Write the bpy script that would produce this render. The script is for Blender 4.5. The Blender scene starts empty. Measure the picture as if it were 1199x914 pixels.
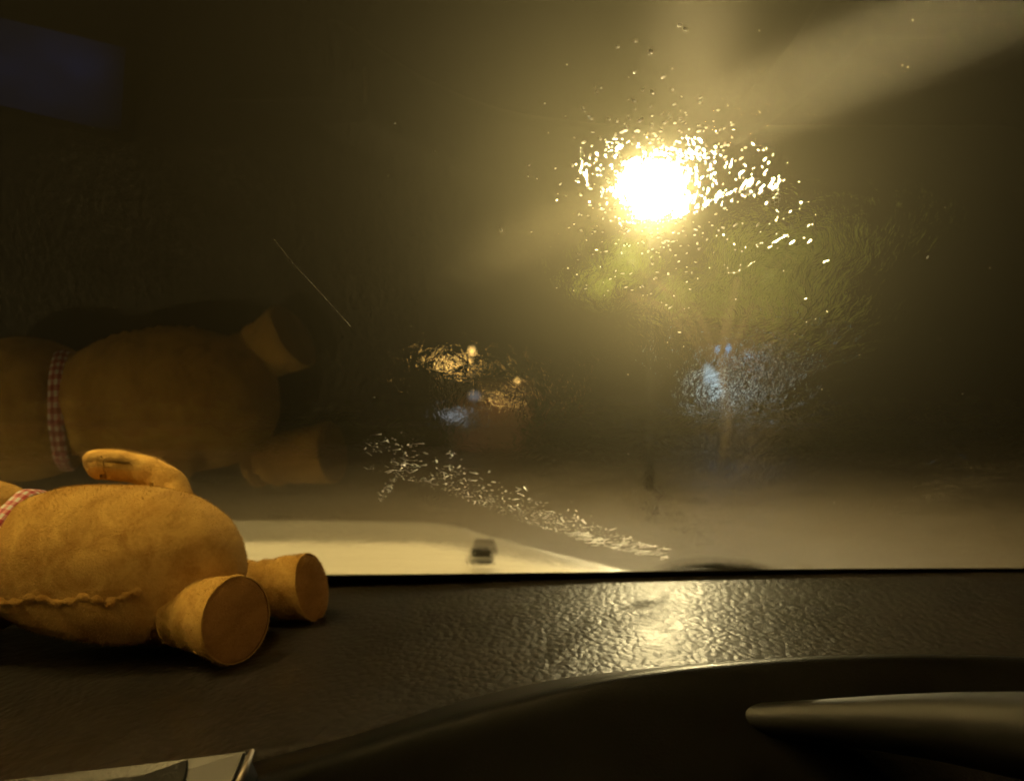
import bpy, bmesh, math, random
from mathutils import Vector, Matrix, noise
random.seed(7)
SC = bpy.context.scene
COL = SC.collection
R = math.radians

# ------------------------------------------------------------------ camera
EYE = Vector((0.0, 0.0, 1.25))
F = 941.0                                   # focal length in photo pixels (photo 1199 wide)
cam_d = bpy.data.cameras.new('camera'); cam = bpy.data.objects.new('camera', cam_d); COL.objects.link(cam)
cam.location = EYE; cam.rotation_euler = (R(90), 0, 0)
cam_d.sensor_width = 36; cam_d.lens = 36 * F / 1199; cam_d.shift_y = 18 / 1199
cam_d.clip_start = 0.01; cam_d.clip_end = 600
cam_d.dof.use_dof = True; cam_d.dof.focus_distance = 0.46; cam_d.dof.aperture_fstop = 8.0
SC.camera = cam

# ------------------------------------------------------------------ night sky
W = bpy.data.worlds.new('World'); SC.world = W; W.use_nodes = True
nt = W.node_tree
sky = nt.nodes.new('ShaderNodeTexSky'); sky.sky_type = 'NISHITA'; sky.sun_disc = False
sky.sun_elevation = R(-4); sky.sun_rotation = R(200)
nt.links.new(sky.outputs[0], nt.nodes['Background'].inputs[0])
nt.nodes['Background'].inputs[1].default_value = 0.02

SC.view_settings.view_transform = 'Standard'; SC.view_settings.look = 'None'
SC.view_settings.gamma = 1; SC.view_settings.exposure = 0; SC.view_settings.use_curve_mapping = False
cy = SC.cycles
cy.use_denoising = True
cy.max_bounces = 8; cy.transparent_max_bounces = 16; cy.transmission_bounces = 6; cy.glossy_bounces = 4; cy.diffuse_bounces = 3
cy.sample_clamp_indirect = 6; cy.sample_clamp_direct = 0
cy.caustics_refractive = True; cy.caustics_reflective = False

# moonless night: the second street lamp of the car park stands up and to the left, outside the frame (built below)

# ------------------------------------------------------------------ helpers
def P(px, py, Y):
    """point at photo pixel (px, py) and distance Y ahead"""
    return Vector(((px - 600) / F * Y, Y, EYE.z - (py - 475) / F * Y))

def tag(o, label=None, cat=None, group=None, kind=None):
    if label: o['label'] = label
    if cat: o['category'] = cat
    if group: o['group'] = group
    if kind: o['kind'] = kind
    return o

def empty(name, loc, label, cat, group=None):
    o = bpy.data.objects.new(name, None); COL.objects.link(o); o.location = loc
    o.empty_display_size = .05
    bpy.context.view_layer.update()
    return tag(o, label, cat, group)

def mk(name, verts, faces, mat, parent=None, smooth=True, uvs=None, recalc=True):
    me = bpy.data.meshes.new(name)
    me.from_pydata([tuple(v) for v in verts], [], faces)
    if recalc:
        bm = bmesh.new(); bm.from_mesh(me)
        bmesh.ops.recalc_face_normals(bm, faces=bm.faces); bm.to_mesh(me); bm.free()
    if smooth:
        for p in me.polygons: p.use_smooth = True
    for m in (mat if isinstance(mat, (list, tuple)) else [mat]): me.materials.append(m)
    o = bpy.data.objects.new(name, me); COL.objects.link(o)
    if parent is not None:
        o.parent = parent
        o.matrix_parent_inverse = Matrix.Translation(-parent.location)
    return o

def bmo(name, bm, mat, parent=None, smooth=False):
    me = bpy.data.meshes.new(name)
    bmesh.ops.recalc_face_normals(bm, faces=bm.faces)
    bm.to_mesh(me); bm.free()
    if smooth:
        for p in me.polygons: p.use_smooth = True
    me.materials.append(mat)
    o = bpy.data.objects.new(name, me); COL.objects.link(o)
    if parent is not None:
        o.parent = parent
        o.matrix_parent_inverse = Matrix.Translation(-parent.location)
    return o

def add_box(bm, c, s, bev=0.0, rot=None):
    r = bmesh.ops.create_cube(bm, size=1)
    vs = r['verts']
    bmesh.ops.scale(bm, vec=Vector(s), verts=vs)
    if bev:
        es = list({e for v in vs for e in v.link_edges})
        rr = bmesh.ops.bevel(bm, geom=es, offset=bev, segments=3, affect='EDGES', profile=.5)
        vs = [v for v in rr['verts']]
        vs = list({v for f in rr['faces'] for v in f.verts} | set(v for v in vs if v.is_valid))
    if rot is not None: bmesh.ops.rotate(bm, cent=(0, 0, 0), matrix=rot, verts=vs)
    bmesh.ops.translate(bm, vec=Vector(c), verts=vs)
    return vs

def tube(pts, rad, seg=12, closed_ends=True):
    """verts, faces of a tube through pts with a radius (number or list)"""
    V, Fc = [], []
    n = len(pts)
    pts = [Vector(p) for p in pts]
    up = Vector((0, 0, 1))
    for i, p in enumerate(pts):
        t = (pts[min(i + 1, n - 1)] - pts[max(i - 1, 0)]).normalized()
        a = t.cross(up)
        if a.length < 1e-3: a = t.cross(Vector((1, 0, 0)))
        a.normalize(); b = t.cross(a).normalized()
        r = rad[i] if isinstance(rad, (list, tuple)) else rad
        for k in range(seg):
            an = 2 * math.pi * k / seg
            V.append(p + (a * math.cos(an) + b * math.sin(an)) * r)
    for i in range(n - 1):
        for k in range(seg):
            Fc.append((i * seg + k, i * seg + (k + 1) % seg, (i + 1) * seg + (k + 1) % seg, (i + 1) * seg + k))
    if closed_ends:
        Fc.append(tuple(range(seg))[::-1]); Fc.append(tuple((n - 1) * seg + k for k in range(seg)))
    return V, Fc

def grid_faces(nu, nv):
    return [(j * nu + i, j * nu + i + 1, (j + 1) * nu + i + 1, (j + 1) * nu + i) for j in range(nv - 1) for i in range(nu - 1)]

def interp(x, tab):
    if x <= tab[0][0]: return tab[0][1]
    for (a, b), (c, d) in zip(tab, tab[1:]):
        if x <= c:
            t = (x - a) / (c - a); return b + (d - b) * t
    return tab[-1][1]

def smooth01(t):
    t = max(0., min(1., t)); return t * t * (3 - 2 * t)

# ------------------------------------------------------------------ node helpers
class N:
    def __init__(s, name):
        s.m = bpy.data.materials.new(name); s.m.use_nodes = True; s.t = s.m.node_tree
        for n in list(s.t.nodes): s.t.nodes.remove(n)
        s.out = s.t.nodes.new('ShaderNodeOutputMaterial')
    def n(s, typ, ins=None, **kw):
        nd = s.t.nodes.new(typ)
        for k, v in kw.items(): setattr(nd, k, v)
        for k, v in (ins or {}).items(): s.set(nd.inputs[k], v)
        return nd
    def set(s, sock, v):
        if hasattr(v, 'is_output'): s.t.links.new(v, sock)
        elif hasattr(v, 'outputs'): s.t.links.new(v.outputs[0], sock)
        else:
            if isinstance(v, (tuple, list)) and len(v) == 3 and sock.type == 'RGBA': v = (*v, 1)
            sock.default_value = v
    def math(s, op, a, b=0.0, c=None):
        nd = s.t.nodes.new('ShaderNodeMath'); nd.operation = op
        s.set(nd.inputs[0], a); s.set(nd.inputs[1], b)
        if c is not None: s.set(nd.inputs[2], c)
        return nd.outputs[0]
    def vmath(s, op, a, b=None, sc=None):
        nd = s.t.nodes.new('ShaderNodeVectorMath'); nd.operation = op
        s.set(nd.inputs[0], a)
        if b is not None: s.set(nd.inputs[1], b)
        if sc is not None: s.set(nd.inputs['Scale'], sc)
        return nd.outputs[0]
    def co(s, scale=(1, 1, 1), rot=(0, 0, 0), which='Object'):
        tc = s.n('ShaderNodeTexCoord')
        mp = s.n('ShaderNodeMapping', {'Vector': tc.outputs[which], 'Scale': scale, 'Rotation': rot})
        return mp.outputs[0]
    def noise(s, co, scale, detail=4, rough=.55, dist=0.):
        return s.n('ShaderNodeTexNoise', {'Vector': co, 'Scale': scale, 'Detail': detail, 'Roughness': rough, 'Distortion': dist}).outputs['Fac']
    def ramp(s, fac, stops):
        nd = s.n('ShaderNodeValToRGB', {'Fac': fac})
        cr = nd.color_ramp
        while len(cr.elements) < len(stops): cr.elements.new(.5)
        for e, (p, c) in zip(cr.elements, stops):
            e.position = p; e.color = (*c, 1) if isinstance(c, tuple) else (c, c, c, 1)
        return nd.outputs[0]
    def maprange(s, v, a, b, c, d):
        nd = s.n('ShaderNodeMapRange', {'Value': v, 'From Min': a, 'From Max': b, 'To Min': c, 'To Max': d}); return nd.outputs[0]
    def bump(s, h, dist, strength=1., normal=None):
        i = {'Height': h, 'Distance': dist, 'Strength': strength}
        if normal is not None: i['Normal'] = normal
        return s.n('ShaderNodeBump', i).outputs[0]
    def mix(s, f, a, b):
        nd = s.n('ShaderNodeMixShader'); s.set(nd.inputs[0], f)
        s.t.links.new(a.outputs[0], nd.inputs[1]); s.t.links.new(b.outputs[0], nd.inputs[2]); return nd
    def done(s, sh):
        s.t.links.new(sh.outputs[0], s.out.inputs['Surface']); return s.m

def simple(name, col, rough=.6, spec=.5, metal=0., nscale=0, namp=0., bdist=0., coat=0.):
    k = N(name)
    p = k.n('ShaderNodeBsdfPrincipled', {'Base Color': col, 'Roughness': rough, 'Metallic': metal, 'Specular IOR Level': spec, 'Coat Weight': coat})
    if nscale:
        f = k.noise(k.co(), nscale, 5)
        k.set(p.inputs['Base Color'], k.ramp(f, [(.3, tuple(c * (1 - namp) for c in col)), (.7, tuple(min(1, c * (1 + namp)) for c in col))]))
        if bdist: k.set(p.inputs['Normal'], k.bump(f, bdist))
    return k.done(p)

def emit(name, col, st):
    k = N(name); return k.done(k.n('ShaderNodeEmission', {'Color': col, 'Strength': st}))

# ------------------------------------------------------------------ materials
def plush_mat(name, a, b, scl=1.):
    k = N(name)
    # nap brushed into paler and darker streaks
    f1 = k.noise(k.co((30, 8, 30), (0.3, .75, .2)), 1.6, 5, .6, .6)
    f2 = k.noise(k.co(), 420, 3)
    mixf = k.math('ADD', k.math('MULTIPLY', f1, .8), k.math('MULTIPLY', f2, .2))
    col = k.ramp(mixf, [(.38, a), (.58, b)])
    p = k.n('ShaderNodeBsdfPrincipled', {'Base Color': col, 'Roughness': .95, 'Specular IOR Level': .1,
            'Sheen Weight': .25, 'Sheen Roughness': .5, 'Sheen Tint': (.9, .65, .3)})
    k.set(p.inputs['Normal'], k.bump(k.math('ADD', k.noise(k.co(), 700, 3), k.math('MULTIPLY', k.noise(k.co((1, .6, 1), (.3, .75, .2)), 45, 2), 2.0)), .0012, .8))
    return k.done(p)
PLUSH = plush_mat('tan_plush', (.42, .235, .050), (.62, .385, .10))
SOLE = plush_mat('sole_plush', (.38, .20, .045), (.50, .27, .07))
MUZZLE = plush_mat('pale_plush', (.60, .48, .28), (.66, .54, .33))

def gingham():
    k = N('gingham_ribbon')
    tc = k.n('ShaderNodeTexCoord')
    sep = k.n('ShaderNodeSeparateXYZ', {'Vector': tc.outputs['UV']})
    a = k.math('GREATER_THAN', k.math('FRACT', k.math('MULTIPLY', sep.outputs[0], 34.)), .5)
    b = k.math('GREATER_THAN', k.math('FRACT', k.math('MULTIPLY', sep.outputs[1], 2.5)), .5)
    f = k.math('MULTIPLY', k.math('ADD', a, b), .5)
    col = k.ramp(f, [(.0, (.80, .76, .66)), (.5, (.62, .26, .22)), (1., (.42, .05, .05))])
    return k.done(k.n('ShaderNodeBsdfPrincipled', {'Base Color': col, 'Roughness': .6}))
RIBBON = gingham()
THREAD = simple('seam_thread', (.06, .03, .012), .9, .1, nscale=300, namp=.3, bdist=.001)

def dash_mat():
    k = N('dash_plastic')
    co = k.co((1, .62, 1))
    wob = k.n('ShaderNodeTexNoise', {'Vector': co, 'Scale': 60, 'Detail': 2})
    cw = k.vmath('ADD', co, k.vmath('SCALE', k.vmath('SUBTRACT', wob.outputs['Color'], (.5, .5, .5)), sc=.008))
    v1 = k.n('ShaderNodeTexVoronoi', {'Vector': cw, 'Scale': 200, 'Smoothness': .35}, feature='SMOOTH_F1')
    v2 = k.noise(cw, 90, 3, .5, .5)
    v3 = k.noise(co, 1200, 2)
    h = k.math('ADD', k.math('MULTIPLY', v1.outputs['Distance'], -1.1), k.math('ADD', k.math('MULTIPLY', v2, 1.2), k.math('MULTIPLY', v3, .05)))
    dirt = k.noise(k.co(), 14, 6, .65)
    col = k.ramp(dirt, [(.35, (.007, .006, .005)), (.7, (.012, .010, .008))])
    rg = k.maprange(k.noise(k.co(), 22, 5), .3, .7, .30, .39)
    p = k.n('ShaderNodeBsdfPrincipled', {'Base Color': col, 'Roughness': rg, 'Specular IOR Level': .11, 'Normal': k.bump(h, .00040, 1.)})
    return k.done(p)
DASH = dash_mat()
def cowl_mat():
    k = N('cowl_plastic')
    v = k.n('ShaderNodeTexVoronoi', {'Vector': k.co(), 'Scale': 700})
    col = k.ramp(k.noise(k.co(), 18, 5), [(.3, (.002, .0018, .0015)), (.7, (.003, .0028, .0023))])
    return k.done(k.n('ShaderNodeBsdfPrincipled', {'Base Color': col, 'Roughness': .30, 'Specular IOR Level': .16, 'Normal': k.bump(v.outputs['Distance'], .0002, .5)}))
COWL = cowl_mat()
TRIM = simple('satin_trim', (.003, .003, .0026), .50, .18, nscale=40, namp=.2)
BLACKPL = simple('black_plastic', (.004, .004, .004), .8, .1, nscale=60, namp=.3, bdist=.0003)
GREYPL = simple('grey_plastic', (.012, .011, .011), .55, nscale=50, namp=.15, bdist=.0002)
FRIT = simple('black_ceramic', (.006, .006, .006), .35, .4, nscale=90, namp=.2)
RUBBER = simple('wiper_rubber', (.012, .012, .012), .35, .6, nscale=120, namp=.3, bdist=.0004)

def bonnet_mat():
    k = N('wet_silver_paint')
    st = k.noise(k.co((3, 60, 3)), 2.0, 5, .6, .4)
    col = k.ramp(st, [(.32, (.40, .38, .33)), (.66, (.76, .74, .66))])
    h = k.math('ADD', k.noise(k.co((1, 3, 1)), 60, 4), k.math('MULTIPLY', k.noise(k.co(), 300, 3), .3))
    return k.done(k.n('ShaderNodeBsdfPrincipled', {'Base Color': col, 'Roughness': .38, 'Metallic': .15, 'Coat Weight': .5, 'Coat Roughness': .25,
        'Normal': k.bump(h, .0012, .6)}))
BONNET = bonnet_mat()

def asphalt(name, base, wet):
    k = N(name)
    f = k.noise(k.co(), 3.5, 7, .7)
    g = k.noise(k.co(), .35, 4, .6)
    col = k.ramp(f, [(.3, tuple(c * .7 for c in base)), (.7, tuple(c * 1.35 for c in base))])
    rg = k.maprange(g, .35, .65, wet, wet + .28)
    h = k.math('ADD', k.noise(k.co(), 60, 4, .7), k.math('MULTIPLY', g, 2.0))
    return k.done(k.n('ShaderNodeBsdfPrincipled', {'Base Color': col, 'Roughness': rg, 'Specular IOR Level': .5, 'Normal': k.bump(h, .02, .7)}))
ASPH = asphalt('wet_asphalt', (.075, .060, .038), .24)
PAVE = asphalt('wet_paving', (.10, .095, .085), .45)
GRASSM = simple('dark_turf', (.035, .05, .018), .9, .1, nscale=4, namp=.5, bdist=.03)
DPOST = simple('dark_painted_steel', (.010, .010, .009), .95, 0., nscale=8, namp=.2)
POSTM = simple('galvanised_steel', (.22, .22, .21), .5, metal=.6, nscale=8, namp=.2)
BRICK = None
def brick_mat():
    k = N('red_brick')
    tc = k.n('ShaderNodeTexCoord'); sp = k.n('ShaderNodeSeparateXYZ', {'Vector': tc.outputs['Object']})
    cb = k.n('ShaderNodeCombineXYZ', {'X': k.math('ADD', sp.outputs[0], sp.outputs[1]), 'Y': sp.outputs[2]})
    b = k.n('ShaderNodeTexBrick', {'Vector': cb, 'Color1': (.30, .13, .07), 'Color2': (.22, .10, .06), 'Mortar': (.30, .27, .23),
        'Scale': 4.4, 'Mortar Size': .02, 'Brick Width': 1.0, 'Row Height': .33})
    return k.done(k.n('ShaderNodeBsdfPrincipled', {'Base Color': b.outputs[0], 'Roughness': .85, 'Normal': k.bump(b.outputs[1], -.01)}))
BRICK = brick_mat()
ROOFM = simple('dark_roof_tiles', (.06, .05, .045), .7, nscale=6, namp=.3, bdist=.02)
FRAMEM = simple('white_frame', (.6, .6, .58), .5, nscale=20, namp=.1)
DARKGL = simple('dark_window_glass', (.02, .02, .022), .08, nscale=3, namp=.2)
BARK = simple('bark', (.10, .075, .05), .9, .2, nscale=14, namp=.5, bdist=.02)
def leaf_mat():
    k = N('leaves')
    col = k.ramp(k.noise(k.co(), 2.3, 4), [(.3, (.035, .060, .010)), (.5, (.075, .105, .016)), (.7, (.11, .115, .022))])
    p = k.n('ShaderNodeBsdfPrincipled', {'Base Color': col, 'Roughness': .35, 'Specular IOR Level': .4})
    t = k.n('ShaderNodeBsdfTranslucent', {'Color': k.vmath('SCALE', col, sc=1.4)})
    return k.done(k.mix(.4, p, t))
LEAF = leaf_mat()

# --- the windscreen: inner face reflects the cabin, outer face carries a fogged, rippled film of rain
def glass_inner():
    k = N('windscreen_glass')
    fr = k.n('ShaderNodeFresnel', {'IOR': 1.5})
    f = k.math('MINIMUM', k.math('MULTIPLY', fr, 1.35), 1.)
    return k.done(k.mix(f, k.n('ShaderNodeBsdfTransparent', {'Color': (.96, .97, .94)}),
                        k.n('ShaderNodeBsdfGlossy', {'Roughness': .0})))
GIN = glass_inner()

# slope base of the film: the two parallel faces of the pane cancel the bend, so tilt is counted from this axis
MB_ = Vector((.12, 1, .18)).normalized()
def glass_outer():
    k = N('rain_film')
    geo = k.n('ShaderNodeNewGeometry')
    co = k.co()
    base = k.n('ShaderNodeCombineXYZ', {'X': -MB_.x, 'Y': -MB_.y, 'Z': -MB_.z}).outputs[0]
    def slope(h, dist, amp=1.):
        b = k.bump(h, dist)
        d = k.vmath('SUBTRACT', b, geo.outputs['Normal'])      # slope relative to the flat pane
        # back faces flip the shading normal: keep the sign with the base axis
        return k.vmath('SCALE', d, sc=amp)
    big = k.noise(co, 9, 3, .5)                                # patches where the film is thicker
    patch = k.maprange(big, .38, .62, .3, 1.)
    sx = k.n('ShaderNodeSeparateXYZ', {'Vector': co})
    patch = k.math('MULTIPLY', patch, k.maprange(sx.outputs[0], -.22, .04, .22, 1.))   # the rain runs thinner on the passenger side
    warp = k.n('ShaderNodeTexNoise', {'Vector': co, 'Scale': 40, 'Detail': 2})
    cw = k.vmath('ADD', co, k.vmath('SCALE', k.vmath('SUBTRACT', warp.outputs['Color'], (.5, .5, .5)), sc=.02))
    mp = k.n('ShaderNodeMapping', {'Vector': cw, 'Rotation': (0, 0, R(28)), 'Scale': (1.5, .8, .8)}).outputs[0]
    n1 = k.noise(mp, 250, 3, .6, .6)
    n2 = k.noise(mp, 800, 2, .6, .2)
    n0 = k.noise(mp, 95, 3, .55, .8)
    h = k.math('MULTIPLY', k.math('ADD', k.math('MULTIPLY', n0, 1.7), k.math('ADD', n1, k.math('MULTIPLY', n2, .25))), patch)
    sl = slope(h, .0011)
    Nr = k.vmath('NORMALIZE', k.vmath('ADD', base, sl))
    IO = 1 / 1.15
    Nh = k.vmath('NORMALIZE', k.vmath('ADD', base, k.vmath('SCALE', sl, sc=.35)))
    rip = k.n('ShaderNodeBsdfRefraction', {'Color': (1, .98, .94), 'Roughness': .03, 'IOR': IO, 'Normal': Nr})
    halo1 = k.n('ShaderNodeBsdfRefraction', {'Color': (1, .93, .66), 'Roughness': .62, 'IOR': 1 / 1.09, 'Normal': Nh})
    halo2 = k.n('ShaderNodeBsdfRefraction', {'Color': (1, .90, .58), 'Roughness': 1., 'IOR': 1 / 1.22, 'Normal': Nh})
    # wiper smears: fine parallel scratches spread the lamp along a line
    def streak(S, io, rough, sign, col, pw, reach):
        wn = k.n('ShaderNodeTexWhiteNoise', {'Vector': k.vmath('SCALE', geo.outputs['Position'], sc=91731.)}, noise_dimensions='3D')
        w2 = k.n('ShaderNodeSeparateColor', {'Color': wn.outputs['Color']})
        t = k.math('MULTIPLY', k.math('POWER', k.math('MULTIPLY', w2.outputs[0], w2.outputs[1]), pw), sign * reach)
        v = k.n('ShaderNodeCombineXYZ', {'X': S[0], 'Y': S[1], 'Z': S[2]}).outputs[0]
        Ns = k.vmath('NORMALIZE', k.vmath('SUBTRACT', base, k.vmath('SCALE', v, sc=t)))
        return k.n('ShaderNodeBsdfRefraction', {'Color': col, 'Roughness': rough, 'IOR': io, 'Normal': Ns})
    st1 = streak((.92, 0, .36), 1 / 2.0, .115, -1., (1, .90, .70), .55, .45)
    st2 = streak((0.02, 0, 1.), 1 / 2.0, .20, -1., (1, .90, .70), .6, .26)
    st3 = streak((0.02, 0, 1.), 1 / 1.3, .42, 1., (1, .88, .6), .8, 1.3)
    st4 = streak((.92, 0, .40), 1 / 1.3, .22, 1., (1, .86, .5), .8, 1.2)
    trans = k.n('ShaderNodeBsdfTransparent', {'Color': (1, 1, 1)})
    tl = k.n('ShaderNodeBsdfTranslucent', {'Color': (1, .92, .7)})
    s = k.mix(.4, st1, st2)
    s = k.mix(.55, s, k.mix(.4, st3, st4))
    a = k.mix(WEIGHTS['ripple'], trans, rip)
    a = k.mix(WEIGHTS['halo1'], a, halo1)
    a = k.mix(WEIGHTS['halo2'], a, halo2)
    a = k.mix(WEIGHTS['streak'], a, s)
    a = k.mix(WEIGHTS['dirt'], a, tl)
    return k.done(a)
WEIGHTS = dict(ripple=.78, halo1=.010, halo2=.023, streak=.0026, dirt=.002)
GOUT = glass_outer()

def bead_mat(tr):
    k = N('water_beads')
    r = k.n('ShaderNodeBsdfRefraction', {'Roughness': .50, 'IOR': 1 / 1.42, 'Color': (1, .97, .92)})
    t = k.n('ShaderNodeBsdfTransparent')
    return k.done(k.mix(tr, r, t))
BEAD = bead_mat(.3); BEAD2 = bead_mat(.35)

LAMPM = emit('lamp_lens_light', (1., .81, .42), 1100)
LAMP2M = emit('second_lamp_light', (1., .70, .25), 2700)
LAMP3M = emit('third_lamp_light', (1., .64, .28), 90)
WARM = emit('warm_wall_light', (1., .58, .16), 9)
WHITEL = emit('pale_light', (.75, .85, 1.), .45)
BLUEL = emit('blue_sign_light', (.10, .42, 1.), 6.0)
PALEBL = emit('pale_blue_panel', (.45, .68, .85), 1.6)
def screen_mat():
    k = N('blue_screen_light')
    tc = k.n('ShaderNodeTexCoord'); sp = k.n('ShaderNodeSeparateXYZ', {'Vector': tc.outputs['Generated']})
    ex = k.math('MULTIPLY', k.math('MULTIPLY', k.maprange(sp.outputs[0], 0, .6, .3, 1.), k.maprange(sp.outputs[0], .75, 1., 1., .1)), k.maprange(k.math('ABSOLUTE', k.math('SUBTRACT', sp.outputs[1], .5)), .05, .5, 1., .02))
    nn = k.noise(tc.outputs['Generated'], 2.5, 2)
    st = k.math('MULTIPLY', k.math('MULTIPLY', ex, k.maprange(nn, .3, .7, .6, 1.2)), .32)
    return k.done(k.n('ShaderNodeEmission', {'Color': (.12, .24, .8), 'Strength': st}))
SCREENL = screen_mat()

# ================================================================== OUTSIDE
# ground, road, pavement
def sheet(name, x0, x1, y0, y1, z, mat, nx=2, ny=2, kind='structure'):
    V = [(x0 + (x1 - x0) * i / (nx - 1), y0 + (y1 - y0) * j / (ny - 1), z) for j in range(ny) for i in range(nx)]
    o = mk(name, V, grid_faces(nx, ny), mat, smooth=False)
    for p in o.data.polygons:
        if p.normal.z < 0: p.flip()
    return tag(o, kind=kind)
sheet('ground', -300, 300, -60, 500, -.13, GRASSM)
sheet('road', -60, 60, -20, 50, 0.0, ASPH)
bm = bmesh.new(); add_box(bm, (0, 50.08, -.0), (120, .15, .24), .02); tag(bmo('kerb', bm, PAVE), kind='structure')
bm = bmesh.new(); add_box(bm, (0, 53.2, -.01), (120, 6.05, .22)); tag(bmo('pavement', bm, PAVE), kind='structure')

# the street lamp in view
def post_top_lamp(lens_c, label, lmat):
    base = Vector((lens_c.x, lens_c.y, 0)); root = empty('street_lamp', base, label, 'street lamp')
    V, Fc = tube([base, base + Vector((0, 0, .9)), base + Vector((0, 0, .92)), Vector((base.x, base.y, lens_c.z - .36))], [.07, .07, .042, .034], 16)
    mk('pole', V, Fc, DPOST, root)
    ns = 28
    def lathe(prof_):
        V = [lens_c + Vector((math.cos(2 * math.pi * i / ns) * r, math.sin(2 * math.pi * i / ns) * r, z)) for r, z in prof_ for i in range(ns)]
        Fc = [(j * ns + i, j * ns + (i + 1) % ns, (j + 1) * ns + (i + 1) % ns, (j + 1) * ns + i) for j in range(len(prof_) - 1) for i in range(ns)]
        return V, Fc + [tuple(range(ns)), tuple((len(prof_) - 1) * ns + i for i in range(ns))]
    V, Fc = lathe([(.04, -.40), (.05, -.36), (.075, -.33), (.08, -.30), (.08, -.285), (.05, -.28)]); mk('lantern_base', V, Fc, DPOST, root)
    V, Fc = lathe([(.02, .42), (.06, .38), (.16, .33), (.27, .29), (.28, .275), (.05, .27)]); mk('lantern_cap', V, Fc, DPOST, root)
    V, Fc = lathe([(.06, -.278), (.17, -.255), (.225, -.12), (.235, .02), (.245, .14), (.22, .24), (.16, .268)]); mk('lens', V, Fc, lmat, root)
    return root
def street_lamp(base, lens_c, label, lmat, w=.50, hh=.34):
    root = empty('street_lamp', base, label, 'street lamp')
    bx, by, bz = base
    top = lens_c.z + .42
    V, Fc = tube([(bx, by, bz), (bx, by, bz + 1.0), (bx, by, bz + 1.02), (bx, by, top)], [.075, .075, .048, .038], 16)
    mk('pole', V, Fc, DPOST, root)
    V, Fc = tube([Vector((bx, by, top - .03)), Vector((bx, by, top)).lerp(lens_c, .35) + Vector((0, 0, .10)),
                  Vector((bx, by, top)).lerp(lens_c, .8) + Vector((0, 0, .17)), lens_c + Vector((0, 0, .20))], .025, 10)
    mk('arm', V, Fc, DPOST, root)
    # lantern housing: shallow dome
    V, Fc = [], []; nr, ns = 8, 24
    for j in range(nr):
        a = j / (nr - 1) * math.pi / 2
        for i in range(ns):
            t = 2 * math.pi * i / ns
            V.append(lens_c + Vector((math.cos(t) * (w / 2 + .04) * math.cos(a), math.sin(t) * (w / 2 + .04) * math.cos(a), .10 + .13 * math.sin(a))))
    Fc = [(j * ns + i, j * ns + (i + 1) % ns, (j + 1) * ns + (i + 1) % ns, (j + 1) * ns + i) for j in range(nr - 1) for i in range(ns)]
    Fc.append(tuple(range(ns)))
    mk('lantern_housing', V, Fc, POSTM, root)
    V = []
    for j in range(9):
        a = -math.pi / 2 + j / 8 * (math.pi / 2 + .5)
        for i in range(ns):
            t = 2 * math.pi * i / ns
            V.append(lens_c + Vector((math.cos(t) * w / 2 * math.cos(a), math.sin(t) * w / 2 * math.cos(a), hh * .75 * math.sin(a) + .0)))
    Fc = [(j * ns + i, j * ns + (i + 1) % ns, (j + 1) * ns + (i + 1) % ns, (j + 1) * ns + i) for j in range(8) for i in range(ns)]
    mk('lens', V, Fc, lmat, root)
    return root
L1 = P(761, 232, 12.0)
post_top_lamp(L1, 'glowing post-top street lamp on a dark pole, blazing through the wet windscreen', LAMPM)
L2 = Vector((-3.6, 2.0, 8.8))
street_lamp((L2.x - .8, L2.y, 0), L2, 'tall street lamp high above and left of the car bonnet', LAMP2M)

L3 = Vector((5.5, -3.5, 3.5))
street_lamp((L3.x + .8, L3.y, 0), L3, 'street lamp standing behind and to the right of the car', LAMP3M)

# tree by the lamp
def leafy(name, centre_list, n, size, mat, parent):
    V, Fc = [], []
    for c, rad, cnt in centre_list:
        for _ in range(cnt):
            while True:
                d = Vector((random.uniform(-1, 1), random.uniform(-1, 1), random.uniform(-1, 1)))
                if .25 < d.length < 1 and random.random() < d.length: break
            nz = .65 + .6 * noise.noise(d * 2.2 + c)
            p = c + Vector((d.x * rad[0], d.y * rad[1], d.z * rad[2])) * nz
            a = Vector((random.gauss(0, 1), random.gauss(0, 1), random.gauss(0, 1))).normalized()
            b = a.orthogonal().normalized(); b.rotate(Matrix.Rotation(random.uniform(0, 6.28), 3, a))
            s = size * random.uniform(.6, 1.3); i0 = len(V)
            nn = a.cross(b)
            V += [p - a * s, p + b * s * .45 + nn * s * .12, p + a * s, p - b * s * .45 + nn * s * .12]
            Fc.append((i0, i0 + 1, i0 + 2)); Fc.append((i0, i0 + 2, i0 + 3))
    return mk(name, V, Fc, mat, parent, smooth=False, recalc=False)
tb = Vector((4.2, 15.9, 0))
tree = empty('broadleaf_tree', tb, 'small broadleaf tree with yellow-green leaves lit beside and below the street lamp', 'tree')
limbs = []
def limb(pts, r):
    V, Fc = tube(pts, r, 10); return V, Fc
def joined(name, lst, mat, parent):
    VV, FF = [], []
    for V, Fc in lst:
        o = len(VV); VV += V; FF += [tuple(i + o for i in f) for f in Fc]
    return mk(name, VV, FF, mat, parent)
cl = [P(733, 308, 14.6), P(706, 333, 14.9), P(868, 300, 16.2), P(905, 345, 15.6), P(850, 350, 16.6), P(790, 345, 16.0), P(930, 290, 16.4)]
lst = [limb([tb, tb + Vector((.05, 0, 1.0)), tb + Vector((-.05, .1, 2.2)), P(868, 320, 16.1)], [.14, .12, .09, .05])]
for c in cl: lst.append(limb([tb + Vector((-.03, .1, 1.9)), (tb + Vector((0, .1, 2.6))).lerp(c, .55) + Vector((0, 0, .1)), c], [.06, .04, .012]))
joined('trunk', lst, BARK, tree)
rads = [(.42, .4, .42), (.3, .35, .3), (.8, .7, .75), (.7, .6, .75), (.6, .6, .5), (.55, .5, .4), (.5, .5, .5)]
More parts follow.
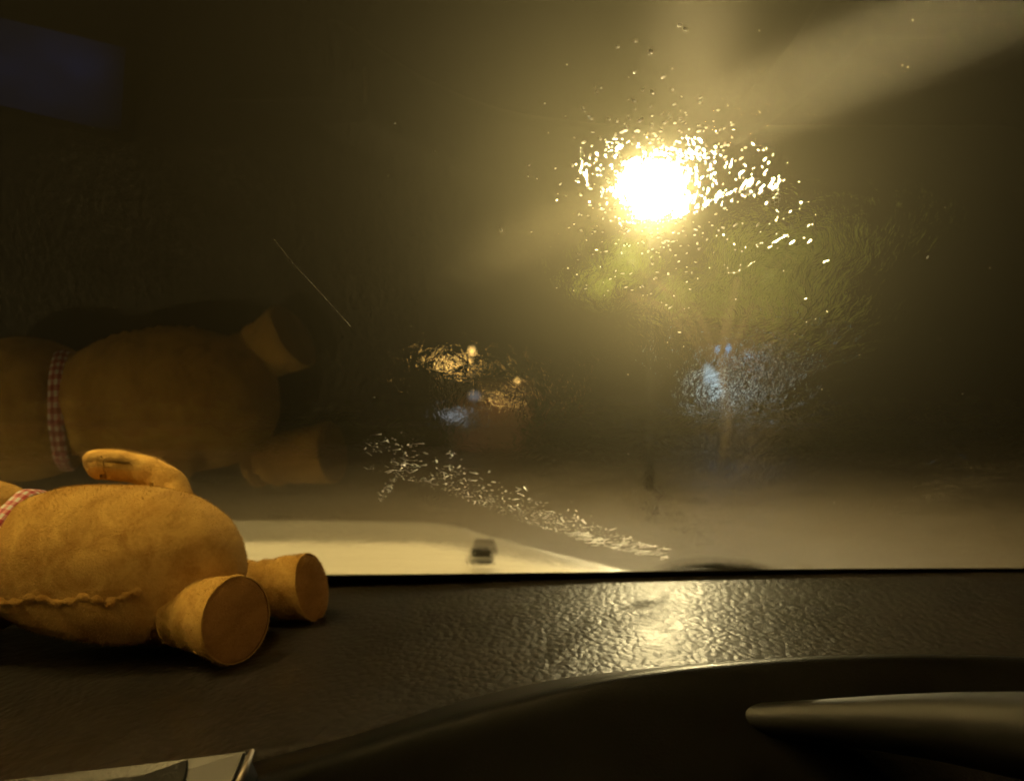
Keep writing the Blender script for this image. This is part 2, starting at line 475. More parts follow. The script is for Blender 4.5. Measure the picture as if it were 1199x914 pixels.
leafy('crown', [(c, r, int(700 * r[0] * 1.6)) for c, r in zip(cl, rads)], 0, .085, LEAF, tree)

# far hedge
V = []
hedge_c = [(Vector((x, 62 + random.uniform(-.5, .5), .9 + random.uniform(-.2, .2))), (2.2, 1.2, 1.3), 260) for x in range(-46, 60, 3)]
h = leafy('hedge', hedge_c, 0, .22, LEAF, None)
tag(h, 'long dark hedge along the far side of the wet road', 'hedge', kind='stuff')

# far brick outbuilding with wall lights
hb = Vector((-1.9, 47, .1))
def far_house():
    root = empty('brick_garage', hb, 'small brick garage with a warm wall light on the far side of the road', 'garage')
    bm = bmesh.new(); add_box(bm, (hb.x + 1.55, hb.y + 2.0, 1.45), (3.3, 4, 2.7)); bmo('wall', bm, BRICK, root)
    x0, x1, y0, y1 = hb.x - .35, hb.x + 3.45, hb.y - .3, hb.y + 4.3
    ym = (y0 + y1) / 2
    V = [(x0, y0, 2.8), (x1, y0, 2.8), (x1, y1, 2.8), (x0, y1, 2.8), (x0, ym, 3.9), (x1, ym, 3.9)]
    mk('roof', V, [(0, 1, 5, 4), (2, 3, 4, 5), (0, 4, 3), (1, 2, 5), (0, 3, 2, 1)], ROOFM, root, smooth=False)
    bm = bmesh.new(); add_box(bm, (hb.x + 2.05, hb.y - .03, 1.1), (1.5, .06, 1.95), .01); d = bmo('door', bm, simple('brown_door', (.22, .10, .05), .5, nscale=9, namp=.2), root)
    bm = bmesh.new(); add_box(bm, (hb.x + 1.45, hb.y - .09, 1.1), (.12, .05, .04), .01); bmo('handle', bm, POSTM, d)
    bm = bmesh.new(); add_box(bm, (hb.x + .45, hb.y - .03, 1.55), (.7, .08, .9), .01); w = bmo('window', bm, FRAMEM, root)
    bm = bmesh.new(); add_box(bm, (hb.x + .45, hb.y - .08, 1.55), (.56, .02, .76)); bmo('pane', bm, DARKGL, w)
far_house()
def wall_light(c, s, label):
    root = empty('wall_lamp', c, label, 'wall lamp')
    bm = bmesh.new(); add_box(bm, c + Vector((0, .10, .14 * s)), (.26 * s, .22, .08 * s), .015); bmo('bracket', bm, POSTM, root)
    bm = bmesh.new(); bmesh.ops.create_icosphere(bm, subdivisions=3, radius=.12 * s)
    bmesh.ops.scale(bm, vec=(1, 1, 1.2), verts=bm.verts); bmesh.ops.translate(bm, vec=c, verts=bm.verts)
    bmo('globe', bm, WARM, root, True)
wall_light(P(553, 411, 45.0), 1.5, 'larger warm wall lamp, brightest, on a high bracket at the left of the brick garage')
wall_light(P(606, 446, 46.6), .9, 'smaller warm wall lamp above the garage door')
bp = P(556, 464, 44.0)
root = empty('bollard_light', (bp.x, bp.y, 0), 'pale white bollard light standing below the larger warm wall lamp', 'bollard')
V, Fc = tube([(bp.x, bp.y, 0), (bp.x, bp.y, bp.z - .2)], .09, 12); mk('post', V, Fc, POSTM, root)
V, Fc = tube([(bp.x, bp.y, bp.z - .2), (bp.x, bp.y, bp.z - .15), (bp.x, bp.y, bp.z + .2), (bp.x, bp.y, bp.z + .28)], [.16, .30, .30, .1], 16); mk('lantern', V, Fc, WHITEL, root)
# mast for the high bracket lamp
wp = P(553, 411, 45.0)
V, Fc = tube([(wp.x, wp.y + .22, 0), (wp.x, wp.y + .22, wp.z + .4)], .05, 10)
tag(mk('lamp_post', V, Fc, POSTM), 'thin steel post carrying the larger warm lamp by the garage', 'lamp post')

# blue sign and pale panel on the right
bs = P(848, 411, 40.0); pb = P(834, 438, 40.0)
root = empty('lit_sign', (bs.x, bs.y + .1, 0), 'small blue backlit sign on a post across the road', 'sign')
V, Fc = tube([(bs.x, bs.y + .1, 0), (bs.x, bs.y + .1, bs.z + .4)], .05, 12); mk('post', V, Fc, POSTM, root)
V, Fc = tube([(bs.x, bs.y - .02, bs.z), (bs.x, bs.y + .06, bs.z)], .36, 28); mk('blue_disc', V, Fc, BLUEL, root, smooth=False)
V, Fc = tube([(bs.x, bs.y - .01, bs.z), (bs.x, bs.y + .08, bs.z)], .42, 28); mk('rim', V, Fc, POSTM, root, smooth=False)
root = empty('notice_cabinet', (pb.x, pb.y, 0), 'pale lit notice cabinet below and left of the blue sign', 'cabinet')
bm = bmesh.new(); add_box(bm, (pb.x, pb.y, pb.z), (1.0, .2, 1.1), .03); bmo('case', bm, POSTM, root)
bm = bmesh.new(); add_box(bm, (pb.x, pb.y - .11, pb.z), (.84, .02, .94), .01); bmo('lit_panel', bm, PALEBL, root)
for sx in (-.4, .4):
    V, Fc = tube([(pb.x + sx, pb.y, 0), (pb.x + sx, pb.y, pb.z - .5)], .04, 10); mk('leg', V, Fc, POSTM, root)

# ================================================================== THE CAR
SL = .70                                                     # rake of the windscreen (tan)
ZB, YB = -.19, .832
NRM = Vector((0, SL, 1)).normalized()
def pane_z(Y): return EYE.z + ZB + (YB - Y) * SL
base_py = [(-400, 692), (0, 689), (400, 684), (700, 674), (900, 670), (1199, 667), (1600, 668)]
def base_at(x):
    px = 600 + x / .82 * F
    k_ = (sum(interp(px + d, base_py) for d in range(-200, 201, 20)) / 21 - 475) / F
    Y = (-ZB * 0 + (ZB + YB * SL)) / (SL - k_)
    return Y, -k_ * Y                                        # Y and height (relative to the eye) of the dash edge

# windscreen: closed pane 4 mm thick
nx, ny = 41, 31
def pane(off):
    V = []
    for j in range(ny):
        Y = .92 - j / (ny - 1) * 1.12
        for i in range(nx):
            x = -.85 + 1.75 * i / (nx - 1)
            V.append(Vector((x, Y, pane_z(Y))) + NRM * off)
    return V
Vi, Vo = pane(.0), pane(.004)
n_ = nx * ny
faces = [f for f in grid_faces(nx, ny)] + [tuple(reversed([i + n_ for i in f])) for f in grid_faces(nx, ny)]
def rim():
    r = [(i, i + 1) for i in range(nx - 1)] + [(nx - 1 + j * nx, nx - 1 + (j + 1) * nx) for j in range(ny - 1)]
    r += [(n_ - 1 - i, n_ - 2 - i) for i in range(nx - 1)] + [((ny - 1 - j) * nx, (ny - 2 - j) * nx) for j in range(ny - 1)]
    return [(a, a + n_, b + n_, b) for a, b in r]
faces += rim()
car = empty('car_windscreen', (0, .85, .98), 'raked windscreen glass fogged and rippled with rain, mirroring the toy', 'windscreen')
ws = mk('glass_pane', Vi + Vo, faces, [GIN, GOUT], car, smooth=False)
for p in ws.data.polygons:
    up = p.normal.dot(NRM)
    if up > .9: p.material_index = 1
    p.use_smooth = False

# black ceramic band along the foot of the glass
V = []
N0 = 60
for i in range(N0):
    x = -.8 + 1.6 * i / (N0 - 1)
    Y, z = base_at(x)
    up = interp(600 + x / .82 * F, [(0, .032), (400, .025), (700, .013), (1199, .008)])
    for a, o_ in ((.012, -.0008), (-up, -.0008), (-up, -.002), (.012, -.002)):
        V.append(Vector((x, Y + a * .82, pane_z(Y + a * .82))) + NRM * o_)
faces = []
for i in range(N0 - 1):
    for k_ in range(4): faces.append((i * 4 + k_, i * 4 + (k_ + 1) % 4, (i + 1) * 4 + (k_ + 1) % 4, (i + 1) * 4 + k_))
mk('ceramic_band', V, faces, FRIT, car, smooth=False)

# dashboard top
crest = [(120, 975), (200, 945), (300, 911), (400, 881), (500, 849), (600, 820), (700, 796), (800, 782), (853, 777.5), (950, 770), (1060, 767), (1199, 769), (1350, 781), (1600, 830)]
def crest_z(px): # smooth
    return sum(interp(px + d, crest) for d in (-40, -20, 0, 20, 40)) / 5
def crest_Y(px): return sum(interp(px + d, [(120, .33), (300, .368), (450, .398), (600, .42), (800, .43)]) for d in range(-80, 81, 20)) / 9
def dash_z(x, Y):
    Yb, zb = base_at(x)
    t = smooth01((Yb - Y) / .16)
    lift = (.006 - .004 * smooth01((x + .10) / .35)) * t
    z = zb + lift
    if Y < .40: z -= (.40 - Y) ** 1.5 * .35
    Yc = crest_Y(600 + x / .43 * F)
    z -= .16 * smooth01((Yc + .03 - Y) / .05) * smooth01((x + .175) / .04)
    return z
V = []
nu, nv = 180, 330
for j in range(nv):
    s = j / (nv - 1)
    for i in range(nu):
        x = -.82 + 1.64 * i / (nu - 1)
        Yb, zb = base_at(x)
        Y = (Yb + .004) * (1 - s) + -.30 * s
        z = dash_z(x, Y)
        if s == 0: z -= .02
        V.append((x, Y, EYE.z + z))
b0 = len(V)
faces = grid_faces(nu, nv)
for i in range(nu):                                         # drop to a front face
    x = -.82 + 1.64 * i / (nu - 1); V.append((x, -.30, EYE.z - .60))
for i in range(nu - 1): faces.append(((nv - 1) * nu + i, (nv - 1) * nu + i + 1, b0 + i + 1, b0 + i))
dash = mk('dashboard', V, faces, DASH, recalc=False)
for p in dash.data.polygons:
    if p.normal.z < 0: p.flip()
tag(dash, 'black grained dashboard top glistening with the street lamp, under the windscreen', 'dashboard')
# small moulded slot marks near the glass
bm = bmesh.new()
for px, py, w in ((566, 687, .020), (588, 686.5, .014), (603, 688, .010)):
    c = P(px, py, .80); c.z = EYE.z + dash_z(c.x, c.y) + .0008
    add_box(bm, c, (w, .004, .0016), .0007)
s = bmo('vent_slot', bm, FRIT, dash); s.matrix_parent_inverse = Matrix()

# instrument cowl
V = []
prof = [(.17, -1.), (.15, -.93), (.11, -.62), (.075, -.40), (.045, -.22), (.02, -.08), (.006, -.01), (-.002, -.02), (-.008, -.13), (-.016, -.32), (-.028, -.62), (-.042, -.95), (-.052, -1.5), (-.05, -2.6)]
nu = 90
for i in range(nu):
    px = 120 + 1480 * i / (nu - 1)
    CY = crest_Y(px); c = P(px, crest_z(px), CY)
    dz = c.z - (EYE.z - .20)
    ht = max(.008, dz)
    for k_, (dy, hz) in enumerate(prof):
        hgt = hz * (ht if dy > 0 else .055)
        V.append((c.x * (1 + .15 * dy), CY + dy, c.z + hgt))
np_ = len(prof)
faces = [(i * np_ + k_, i * np_ + k_ + 1, (i + 1) * np_ + k_ + 1, (i + 1) * np_ + k_) for i in range(nu - 1) for k_ in range(np_ - 1)]
cw = mk('instrument_cowl', V, faces, COWL)
sub = cw.modifiers.new('s', 'SUBSURF'); sub.levels = 2; sub.render_levels = 2
for p in cw.data.polygons: p.use_smooth = True
tag(cw, 'smooth black hood over the instruments rising in front of the driver', 'instrument hood')
# padded roll along the near edge of the hood
pts = []; rr_ = []
for i in range(50):
    t = i / 49
    px = 760 + 860 * t
    Y = .445 - .15 * min(1, t * 1.35)
    r = .004 + .018 * min(1, t * 1.5)
    pts.append(P(px, 812 + 16 * (1 - smooth01(t * 2.2)) + r / Y * F, Y))
    rr_.append(r)
V, Fc = tube(pts, rr_, 32)
lip = mk('padded_roll', V, Fc, TRIM, cw); lip.matrix_parent_inverse = Matrix()

# bonnet, seen over the dash edge
V = []
nu, nv = 60, 26
for j in range(nv):
    t = j / (nv - 1)
    Y = .895 + t * .72
    for i in range(nu):
        s = i / (nu - 1)
        # right edge curls back towards the scuttle
        xr = interp(Y, [(.895, .20), (.98, .15), (1.15, .06), (1.35, -.02), (1.5, -.07), (1.62, -.14)])
        x = -1.15 + (xr + 1.15) * s
        z = -.188 - .044 * t + .004 * math.sin(t * math.pi)
        edge = 1 - smooth01((xr - x) / .06)
        z -= .02 * edge ** 2
        front = smooth01((t - .9) / .1); z -= .02 * front ** 2
        z += .006 * math.exp(-((x + .45) / .25) ** 2)
        V.append((x, Y, EYE.z + z))
top = len(V)
V += [(v[0], v[1], v[2] - .25) for v in V[:top]]
faces = grid_faces(nu, nv)
ring = [i for i in range(nu)] + [nu - 1 + j * nu for j in range(1, nv)] + [nu * nv - 2 - i for i in range(nu - 1)] + [(nv - 2 - j) * nu for j in range(nv - 1)]
ring = [r for k_, r in enumerate(ring) if k_ == 0 or r != ring[k_ - 1]]
for a, b in zip(ring, ring[1:]): faces.append((a, a + top, b + top, b))
bon = mk('car_bonnet', V, faces, BONNET, recalc=True)
for p in bon.data.polygons: p.use_smooth = abs(p.normal.z) > .5
tag(bon, 'pale wet car bonnet seen through the foot of the windscreen', 'bonnet')
# washer nozzle
nz = P(568, 648, .99)
bm = bmesh.new()
vs = add_box(bm, (0, 0, 0), (.032, .026, .020), .004)
for v in bm.verts:
    if v.co.z > 0: v.co.x *= .78; v.co.y *= .7
bmesh.ops.translate(bm, vec=(nz.x, nz.y, nz.z + .008), verts=bm.verts)
noz = bmo('washer_nozzle', bm, BLACKPL, bon); noz.matrix_parent_inverse = Matrix()
# scuttle panel between the glass and the bonnet
V = []
for i in range(40):
    x = -1.1 + 2.0 * i / 39
    for (Y, z) in ((.868, -.205), (.885, -.1865), (.902, -.192), (.92, -.23)):
        V.append((x, Y, EYE.z + z + .002 * math.sin(x * 9)))
faces = [(i * 4 + k_, i * 4 + k_ + 1, i * 4 + k_ + 5, i * 4 + k_ + 4) for i in range(39) for k_ in range(3)]
tag(mk('scuttle_panel', V, faces, BLACKPL), 'black plastic scuttle strip between glass and bonnet', 'scuttle')

# wiper resting on the glass with rain gathered along it
def on_glass(px, py, off):
    # point of the outer face on the line of sight
    a = (px - 600) / F; b = -(py - 475) / F
    Y = (ZB + YB * SL) / (b + SL)
    return Vector((a * Y, Y, EYE.z + b * Y)) + NRM * (.004 + off)
wip = empty('windscreen_wiper', on_glass(880, 668, 0), 'black wiper arm parked low outside the glass, at the end of the wet streak', 'wiper')
bl = [(425, 556), (470, 568), (530, 588), (600, 614), (660, 633), (720, 649), (790, 662)]
ar = [(765, 664), (798, 658), (835, 658), (875, 664), (925, 680)]
V, Fc = tube([P(a, b, .93) for a, b in ar], [.001, .004, .007, .009, .010], 12); mk('arm', V, Fc, BLACKPL, wip)

# water beads along the blade and thrown about the glass
def beads(name, spots, label, hgt=.9, mat=None):
    V, Fc = [], []
    bmt = bmesh.new(); bmesh.ops.create_icosphere(bmt, subdivisions=2, radius=1)
    tv = [v.co.copy() for v in bmt.verts]; tf = [tuple(v.index for v in f.verts) for f in bmt.faces if all(v.co.z > -.05 for v in f.verts)]; bmt.free()
    U = Vector((1, 0, 0)); Vv = NRM.cross(U).normalized()
    for (c, r, el, an) in spots:
        i0 = len(V)
        ca, sa = math.cos(an), math.sin(an)
        sd = random.random() * 99
        for v in tv:
            w = 1 + .45 * noise.noise(v * 1.6 + Vector((sd, 0, 0)))
            a, b = v.x * r * el * w, v.y * r * w
            V.append(c + U * (a * ca - b * sa) + Vv * (a * sa + b * ca) + NRM * (max(v.z, -.2) * r * hgt))
        Fc += [tuple(i0 + k_ for k_ in f) for f in tf]
    o = mk(name, V, Fc, mat or BEAD, recalc=False)
    return tag(o, label, 'water drops', kind='stuff')
spots = []
used = []
for _ in range(6000):
    t = random.random() ** .7
    px = 425 + t * 355
    py = interp(px, bl) - 8 - abs(random.gauss(0, 1)) * (4 + 17 * (1 - t)) + 5
    clump = noise.noise(Vector((px * .035, py * .06, 3)))
    if random.random() > .45 + clump + .35 * t: continue
    el = random.choice((1.1, 1.6, 2.5, 4.5)) * random.uniform(.8, 1.3); r = random.uniform(.0002, .0009) * (1 + 1.2 * max(0, t - .6))
    d_ = 1.2 + r * 1500
    if any(abs(a - px) < d_ * 1.3 and abs(b - py) < d_ for a, b in used): continue
    used.append((px, py))
    spots.append((on_glass(px, py, .0), r, el, random.choice((random.gauss(-.4, .4), random.gauss(1.0, .4)))))
for _ in range(70):                                        # thicker run of water at the low end
    px = random.uniform(675, 782); py = interp(px, bl) - 6 + random.gauss(0, 3.5)
    spots.append((on_glass(px, py, .0), random.uniform(.0008, .0015), random.uniform(2, 5), random.gauss(-.28, .2)))
for _ in range(60):
    px = random.uniform(445, 475); t = (px - 445) / 30
    spots.append((on_glass(px + random.gauss(0, 2), 590 - t * 45 + random.gauss(0, 3), 0), random.uniform(.0003, .0007), 2.5, 1.1 + random.gauss(0, .2)))
beads('rain_beads', spots, 'glinting beads of rain gathered in a slanting wet streak above the bonnet', .5, BEAD2)
spots = []
for _ in range(420):
    an = random.uniform(0, 6.28); rr = 36 + abs(random.gauss(0, 1)) * 50
    px, py = 765 + math.cos(an) * rr * .95, 225 + math.sin(an) * rr * 1.15
    spots.append((on_glass(px, py, 0), random.uniform(.0002, .0007), random.uniform(1, 2.4), random.uniform(0, 3.1)))
for _ in range(45):
    spots.append((on_glass(random.uniform(430, 1230), random.uniform(-10, 650), 0), random.choice((.0002, .0002, .0003, .0005)), random.uniform(1, 3.0), random.gauss(1.2, .6)))
beads('rain_specks', spots, 'tiny sparkling rain specks on the glass around the lamp')
# hair-thin scratch
pts = [on_glass(a, b, .0003) for a, b in ((320, 287), (345, 318), (368, 342), (390, 366), (410, 388))]
V, Fc = tube(pts, .00012, 6)
tag(mk('glass_scratch', V, Fc, simple('scratch', (.7, .7, .6), .4)), 'hair-thin scratch arcing on the glass above the toy reflection', 'scratch')

# display housing at the lower left
dh = P(292, 877, .36)
root = empty('centre_display', (dh.x - .08, dh.y, dh.z - .05), 'grey display housing rising from the dash at the bottom left edge', 'display')
V = []
A = P(292, 876, .36); B = P(-60, 921, .36); C_ = P(270, 930, .335); D_ = P(-60, 990, .335)
V0 = [A, B, D_, C_]; back = Vector((.0, .03, -.035))
bm = bmesh.new()
vv = [bm.verts.new(v) for v in V0] + [bm.verts.new(v + back) for v in V0]
for f in ((0, 1, 2, 3), (7, 6, 5, 4), (0, 4, 5, 1), (1, 5, 6, 2), (2, 6, 7, 3), (3, 7, 4, 0)): bm.faces.new([vv[i] for i in f])
bmesh.ops.bevel(bm, geom=list(bm.edges), offset=.002, segments=3, affect='EDGES')
bmo('housing', bm, GREYPL, root, False)
V, Fc = tube([A + Vector((.0015, 0, -.001)), A.lerp(C_, .5) + Vector((.002, 0, 0)), C_ + Vector((.001, 0, 0))], [.0012, .0016, .0016], 10)
mk('chrome_edge', V, Fc, simple('satin_chrome', (.30, .26, .22), .5, metal=1.), root)
nb = Vector((C_ - A)).cross(B - A).normalized()
if nb.y > 0: nb = -nb
V = [A.lerp(B, .12).lerp(D_, .10), A.lerp(B, .9).lerp(D_, .05), D_.lerp(A, .12), C_.lerp(B, .16)]
V = [v + nb * .0015 for v in V] + [v + nb * .0002 for v in V]
mk('dark_screen', V, [(0, 1, 2, 3), (7, 6, 5, 4), (0, 4, 5, 1), (1, 5, 6, 2), (2, 6, 7, 3), (3, 7, 4, 0)], COWL, root, smooth=False)

# phone face up on the dash, left of the frame: its screen is the blue patch in the glass
PR = Matrix.Rotation(R(13), 3, 'Z')
pc = Vector((-.39, .335, 0)); pc.z = EYE.z + dash_z(pc.x, pc.y)
root = empty('mobile_phone', pc, 'mobile phone lying face up on the dash with a blue screen', 'phone')
bm = bmesh.new(); add_box(bm, pc + Vector((0, 0, .010)), (.17, .08, .009), .003, PR); bmo('case', bm, BLACKPL, root)
bm = bmesh.new(); add_box(bm, pc + Vector((0, 0, .0155)), (.155, .066, .0012), .0004, PR); bmo('screen', bm, SCREENL, root)

# ================================================================== THE TOY
def fuzz(V, Fc, n, ln, rnd):
    """append short pile fibres to a surface given as verts / quads"""
    tris = []
    for f in Fc:
        for k_ in range(1, len(f) - 1): tris.append((f[0], f[k_], f[k_ + 1]))
    cum = []; tot = 0.
    for t in tris:
        a = (V[t[1]] - V[t[0]]).cross(V[t[2]] - V[t[0]]).length; tot += a; cum.append(tot)
    c = sum((Vector(v) for v in V), Vector()) / len(V)
    import bisect
    V2, F2 = list(V), list(Fc)
    comb = Vector((.35, -.1, -.5))
    for _ in range(n):
        t = tris[min(len(tris) - 1, bisect.bisect(cum, rnd.random() * tot))]
        u, w = rnd.random(), rnd.random()
        if u + w > 1: u, w = 1 - u, 1 - w
        p = V[t[0]] + (V[t[1]] - V[t[0]]) * u + (V[t[2]] - V[t[0]]) * w
        nn = (V[t[1]] - V[t[0]]).cross(V[t[2]] - V[t[0]])
        if nn.length < 1e-12: continue
        nn.normalize()
        d = (nn + comb * .5 + Vector((rnd.gauss(0, .35), rnd.gauss(0, .35), rnd.gauss(0, .35)))).normalized()
        if d.dot(nn) < .15: d = (d + nn).normalized()
        s = nn.cross(d)
        if s.length < 1e-4: s = nn.orthogonal()
        s.normalize(); L = ln * rnd.uniform(.5, 1.2); wd = .00013
        i0 = len(V2); V2 += [p - s * wd, p + s * wd, p + d * L]; F2.append((i0, i0 + 1, i0 + 2))
    return V2, F2

def outward(V, Fc, c=None):
    c = c or sum((Vector(v) for v in V), Vector()) / len(V)
    out = []
    for f in Fc:
        m = sum((V[i] for i in f), Vector()) / len(f)
        nn = (V[f[1]] - V[f[0]]).cross(V[f[2]] - V[f[0]])
        out.append(f if nn.dot(m - c) > 0 else tuple(reversed(f)))
    return out

def blob(c, r, rot=(0, 0, 0), nu=56, nv=36, ex=2.0, warp=None, lump=.02, lf=18):
    from mathutils import Euler
    M = Euler(rot).to_matrix(); V = []
    for j in range(nv + 1):
        th = math.pi * j / nv
        for i in range(nu):
            ph = 2 * math.pi * i / nu
            v = Vector((math.cos(th), math.sin(th) * math.cos(ph), math.sin(th) * math.sin(ph)))
            l = (abs(v.x) ** ex + abs(v.y) ** ex + abs(v.z) ** ex) ** (-1 / ex)
            v = v * l
            p = Vector((v.x * r[0], v.y * r[1], v.z * r[2]))
            if warp: p = warp(p)
            p = M @ p
            q = Vector(c) + p
            q += p.normalized() * lump * min(r) * (noise.noise(q * lf) + .4 * noise.noise(q * lf * 3)) if p.length > 0 else Vector()
            V.append(q)
    Fc = [(j * nu + i, j * nu + (i + 1) % nu, (j + 1) * nu + (i + 1) % nu, (j + 1) * nu + i) for j in range(nv) for i in range(nu)]
    return V, outward(V, Fc, Vector(c))

rnd = random.Random(3)
BC = P(136, 655, .60)
teddy = empty('teddy_bear', (BC.x, BC.y, EYE.z - .18), 'tan plush teddy bear with a gingham neck ribbon lying on the dashboard', 'soft toy')
def toy(name, V, Fc, mat, nf, ln=.0021, parent=None):
    if nf: V, Fc = fuzz(V, Fc, nf, ln, rnd)
    o = mk(name, V, Fc, mat, parent or teddy, smooth=True, recalc=False)
    return o
def body_warp(p):
    # fuller at the right (rump), narrower to the neck, flattened below
    s = 1 + .10 * (p.x / .1)
    q = Vector((p.x, p.y * s, p.z * s))
    if q.z < -.045: q.z = -.045 + (q.z + .045) * .45
    return q
V, Fc = blob(BC + Vector((-.003, 0, -.004)), (.097, .060, .059), (0, R(6), 0), 90, 60, 2.25, body_warp, .05)
body = toy('body', V, Fc, PLUSH, 26000)

# legs: flared cones ending in a rounded sole
def leg(root_p, sole_c, sole_n, r0, r1, turn):
    sole_n = sole_n.normalized()
    a = sole_n.cross(Vector((0, 0, 1))).normalized(); b = a.cross(sole_n).normalized() * -1
    V = []; ns = 48
    axis0 = (sole_c - root_p).normalized()
    rows = []
    K = 26
    for j in range(K):
        t = j / (K - 1)
        c = root_p.lerp(sole_c, t)
        r = r0 + (r1 - r0) * (.35 * t + .65 * t ** 2.2)
        d = axis0.lerp(sole_n, smooth01(t * 1.3)).normalized()
        aa = d.cross(Vector((0, 0, 1))).normalized(); bb = aa.cross(d).normalized() * -1
        for i in range(ns):
            an = 2 * math.pi * i / ns
            # slanting wrinkles where the leg bends
            wr = .0032 * math.sin(t * 26 + an * 1.0 + turn) * smooth01(1 - t * 1.1) + .0012 * noise.noise(Vector((t * 6, an, turn)))
            rr = r + wr
            if t > .97: rr *= .985
            V.append(c + (aa * math.cos(an) + bb * math.sin(an)) * rr)
    # rounded seam roll then stop
    for dz, rs in ((.0014, .985), (.0020, .97), (.0016, .95), (.0002, .94)):
        for i in range(ns):
            an = 2 * math.pi * i / ns
            V.append(sole_c + sole_n * dz + (a * math.cos(an) + b * math.sin(an)) * r1 * rs)
    rowsN = K + 4
    Fc = [(j * ns + i, j * ns + (i + 1) % ns, (j + 1) * ns + (i + 1) % ns, (j + 1) * ns + i) for j in range(rowsN - 1) for i in range(ns)]
    Fc = outward(V, Fc, root_p.lerp(sole_c, .55))
    l_ = toy('leg', V, Fc, PLUSH, 7000)
    # sole: cushion disc
    V = []; K2 = 14
    for j in range(K2):
        q = j / (K2 - 1)
        for i in range(ns):
            an = 2 * math.pi * i / ns
            rr = r1 * .955 * (1 - q)
            V.append(sole_c + sole_n * (.0002 + .0050 * math.sqrt(max(0, 1 - (1 - q) ** 2)) + .0012 * noise.noise(Vector((math.cos(an) * (1 - q) * 2, math.sin(an) * (1 - q) * 2, turn)))) + (a * math.cos(an) + b * math.sin(an)) * rr)
    Fc = [(j * ns + i, j * ns + (i + 1) % ns, (j + 1) * ns + (i + 1) % ns, (j + 1) * ns + i) for j in range(K2 - 1) for i in range(ns)]
    Fc = outward(V, Fc, sole_c - sole_n * .05)
    s_ = toy('sole', V, Fc, SOLE, 5000, .0013, parent=l_)
    return l_
S1 = P(276, 725, .550); S2 = P(364, 687, .660)
leg(P(196, 712, .580), S1, Vector((.86, -.50, .06)), .022, .0300, 0.)
leg(P(262, 690, .672), S2, Vector((.96, -.20, .22)), .021, .0283, 2.)

# far arm curling up beside the glass
pts = [P(104, 547, .632), P(120, 543, .640), P(148, 545, .645), P(172, 551, .646), P(192, 561, .642), P(204, 574, .634), P(208, 592, .624)]
pts2 = []
for q in range(len(pts) - 1):                              # smooth curve through the joints
    a0, a1, a2, a3 = pts[max(q - 1, 0)], pts[q], pts[q + 1], pts[min(q + 2, len(pts) - 1)]
    for t in (0, .2, .4, .6, .8):
        pts2.append(.5 * ((2 * a1) + (a2 - a0) * t + (2 * a0 - 5 * a1 + 4 * a2 - a3) * t * t + (3 * a1 - a0 - 3 * a2 + a3) * t ** 3))
pts2.append(pts[-1])
rad = [.0128 * math.sqrt(max(.02, 1 - (1 - min(1, (i + .2) / 5)) ** 2)) + .0004 * math.sin(i * .9) for i in range(len(pts2))]
V, Fc = tube(pts2, rad, 20); toy('arm', [Vector(v) for v in V], outward([Vector(v) for v in V], Fc[:-2]) + Fc[-2:], PLUSH, 3500, .0014)
# near arm stretched past the head, off the left edge
pts = [P(20, 690, .60), P(-50, 688, .585), P(-105, 690, .575), P(-135, 695, .57)]
V, Fc = tube([Vector(p) for p in pts], [.024, .022, .024, .012], 20); toy('arm', [Vector(v) for v in V], Fc, PLUSH, 2500)

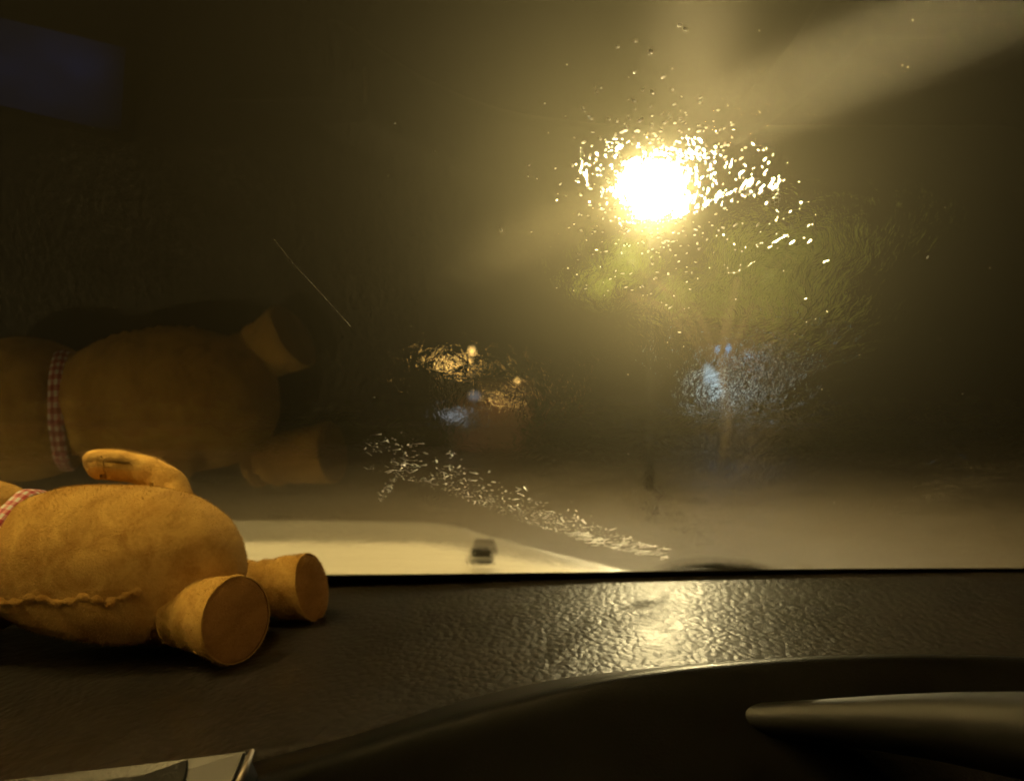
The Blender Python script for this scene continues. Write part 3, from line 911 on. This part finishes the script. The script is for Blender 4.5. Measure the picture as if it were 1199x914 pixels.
# head, ears, muzzle
HC = P(-42, 652, .605)
V, Fc = blob(HC, (.064, .060, .060), (0, 0, 0), 56, 40, 2.1, None, .03)
head = toy('head', V, Fc, PLUSH, 9000)
for c, rr in ((P(-100, 592, .60), .024), (P(-170, 690, .60), .022)):
    V, Fc = blob(c, (rr, rr * .5, rr), (R(10), 0, R(25)), 28, 20); toy('ear', V, Fc, PLUSH, 900, parent=head)
V, Fc = blob(P(-165, 640, .60), (.02, .03, .026), (0, 0, 0), 32, 22); toy('muzzle', V, Fc, MUZZLE, 800, parent=head)

# ribbon round the neck
NC = P(14, 648, .605); ax = Vector((1, .10, -.35)).normalized()
e1 = ax.cross(Vector((0, 1, 0))).normalized(); e2 = ax.cross(e1).normalized()
V, Fc, UV = [], [], []; ns = 90
RX = .049
for i in range(ns + 1):
    an = 2 * math.pi * i / ns
    for k_ in range(5):
        w = (k_ / 4 - .5) * .011
        rr = RX + .0015 * math.cos((k_ / 4 - .5) * 3) + .0008 * math.sin(an * 9)
        V.append(NC + ax * w + (e1 * math.cos(an) + e2 * math.sin(an)) * rr); UV.append((i / ns, k_ / 4))
Fc = [(i * 5 + k_, i * 5 + k_ + 1, (i + 1) * 5 + k_ + 1, (i + 1) * 5 + k_) for i in range(ns) for k_ in range(4)]
rb = mk('ribbon', V, Fc, RIBBON, teddy, recalc=False)
uvl = rb.data.uv_layers.new(name='UVMap')
for lp in rb.data.loops: uvl.data[lp.index].uv = UV[lp.vertex_index]
so = rb.modifiers.new('t', 'SOLIDIFY'); so.thickness = .0007

# puckered side seam along the lower flank
from mathutils.bvhtree import BVHTree
bpy.context.view_layer.update()
bv = BVHTree.FromPolygons([v.co[:] for v in body.data.vertices], [p.vertices[:] for p in body.data.polygons if len(p.vertices) == 4])
def on_body(px, py, off):
    d = (P(px, py, 1.) - EYE).normalized()
    hit, nn, _, _ = bv.ray_cast(EYE, d)
    if hit is None: return None
    return hit - d * off
pts = []
for i in range(70):
    px = -22 + i * 2.75
    py = 702 + 3.0 * math.sin(px * .11) + 1.0 * math.sin(px * .31) - max(0, px - 120) * .16
    q = on_body(px, py, -.0006)
    if q: pts.append(q)
if len(pts) > 10:
    rads = [.0011 + .0022 * abs(math.sin(i * .55)) + .0008 * noise.noise(Vector((i * .4, 0, 0))) for i in range(len(pts))]
    V, Fc = tube(pts, rads, 12); toy('seam', [Vector(v) for v in V], Fc, PLUSH, 3000, .0014)
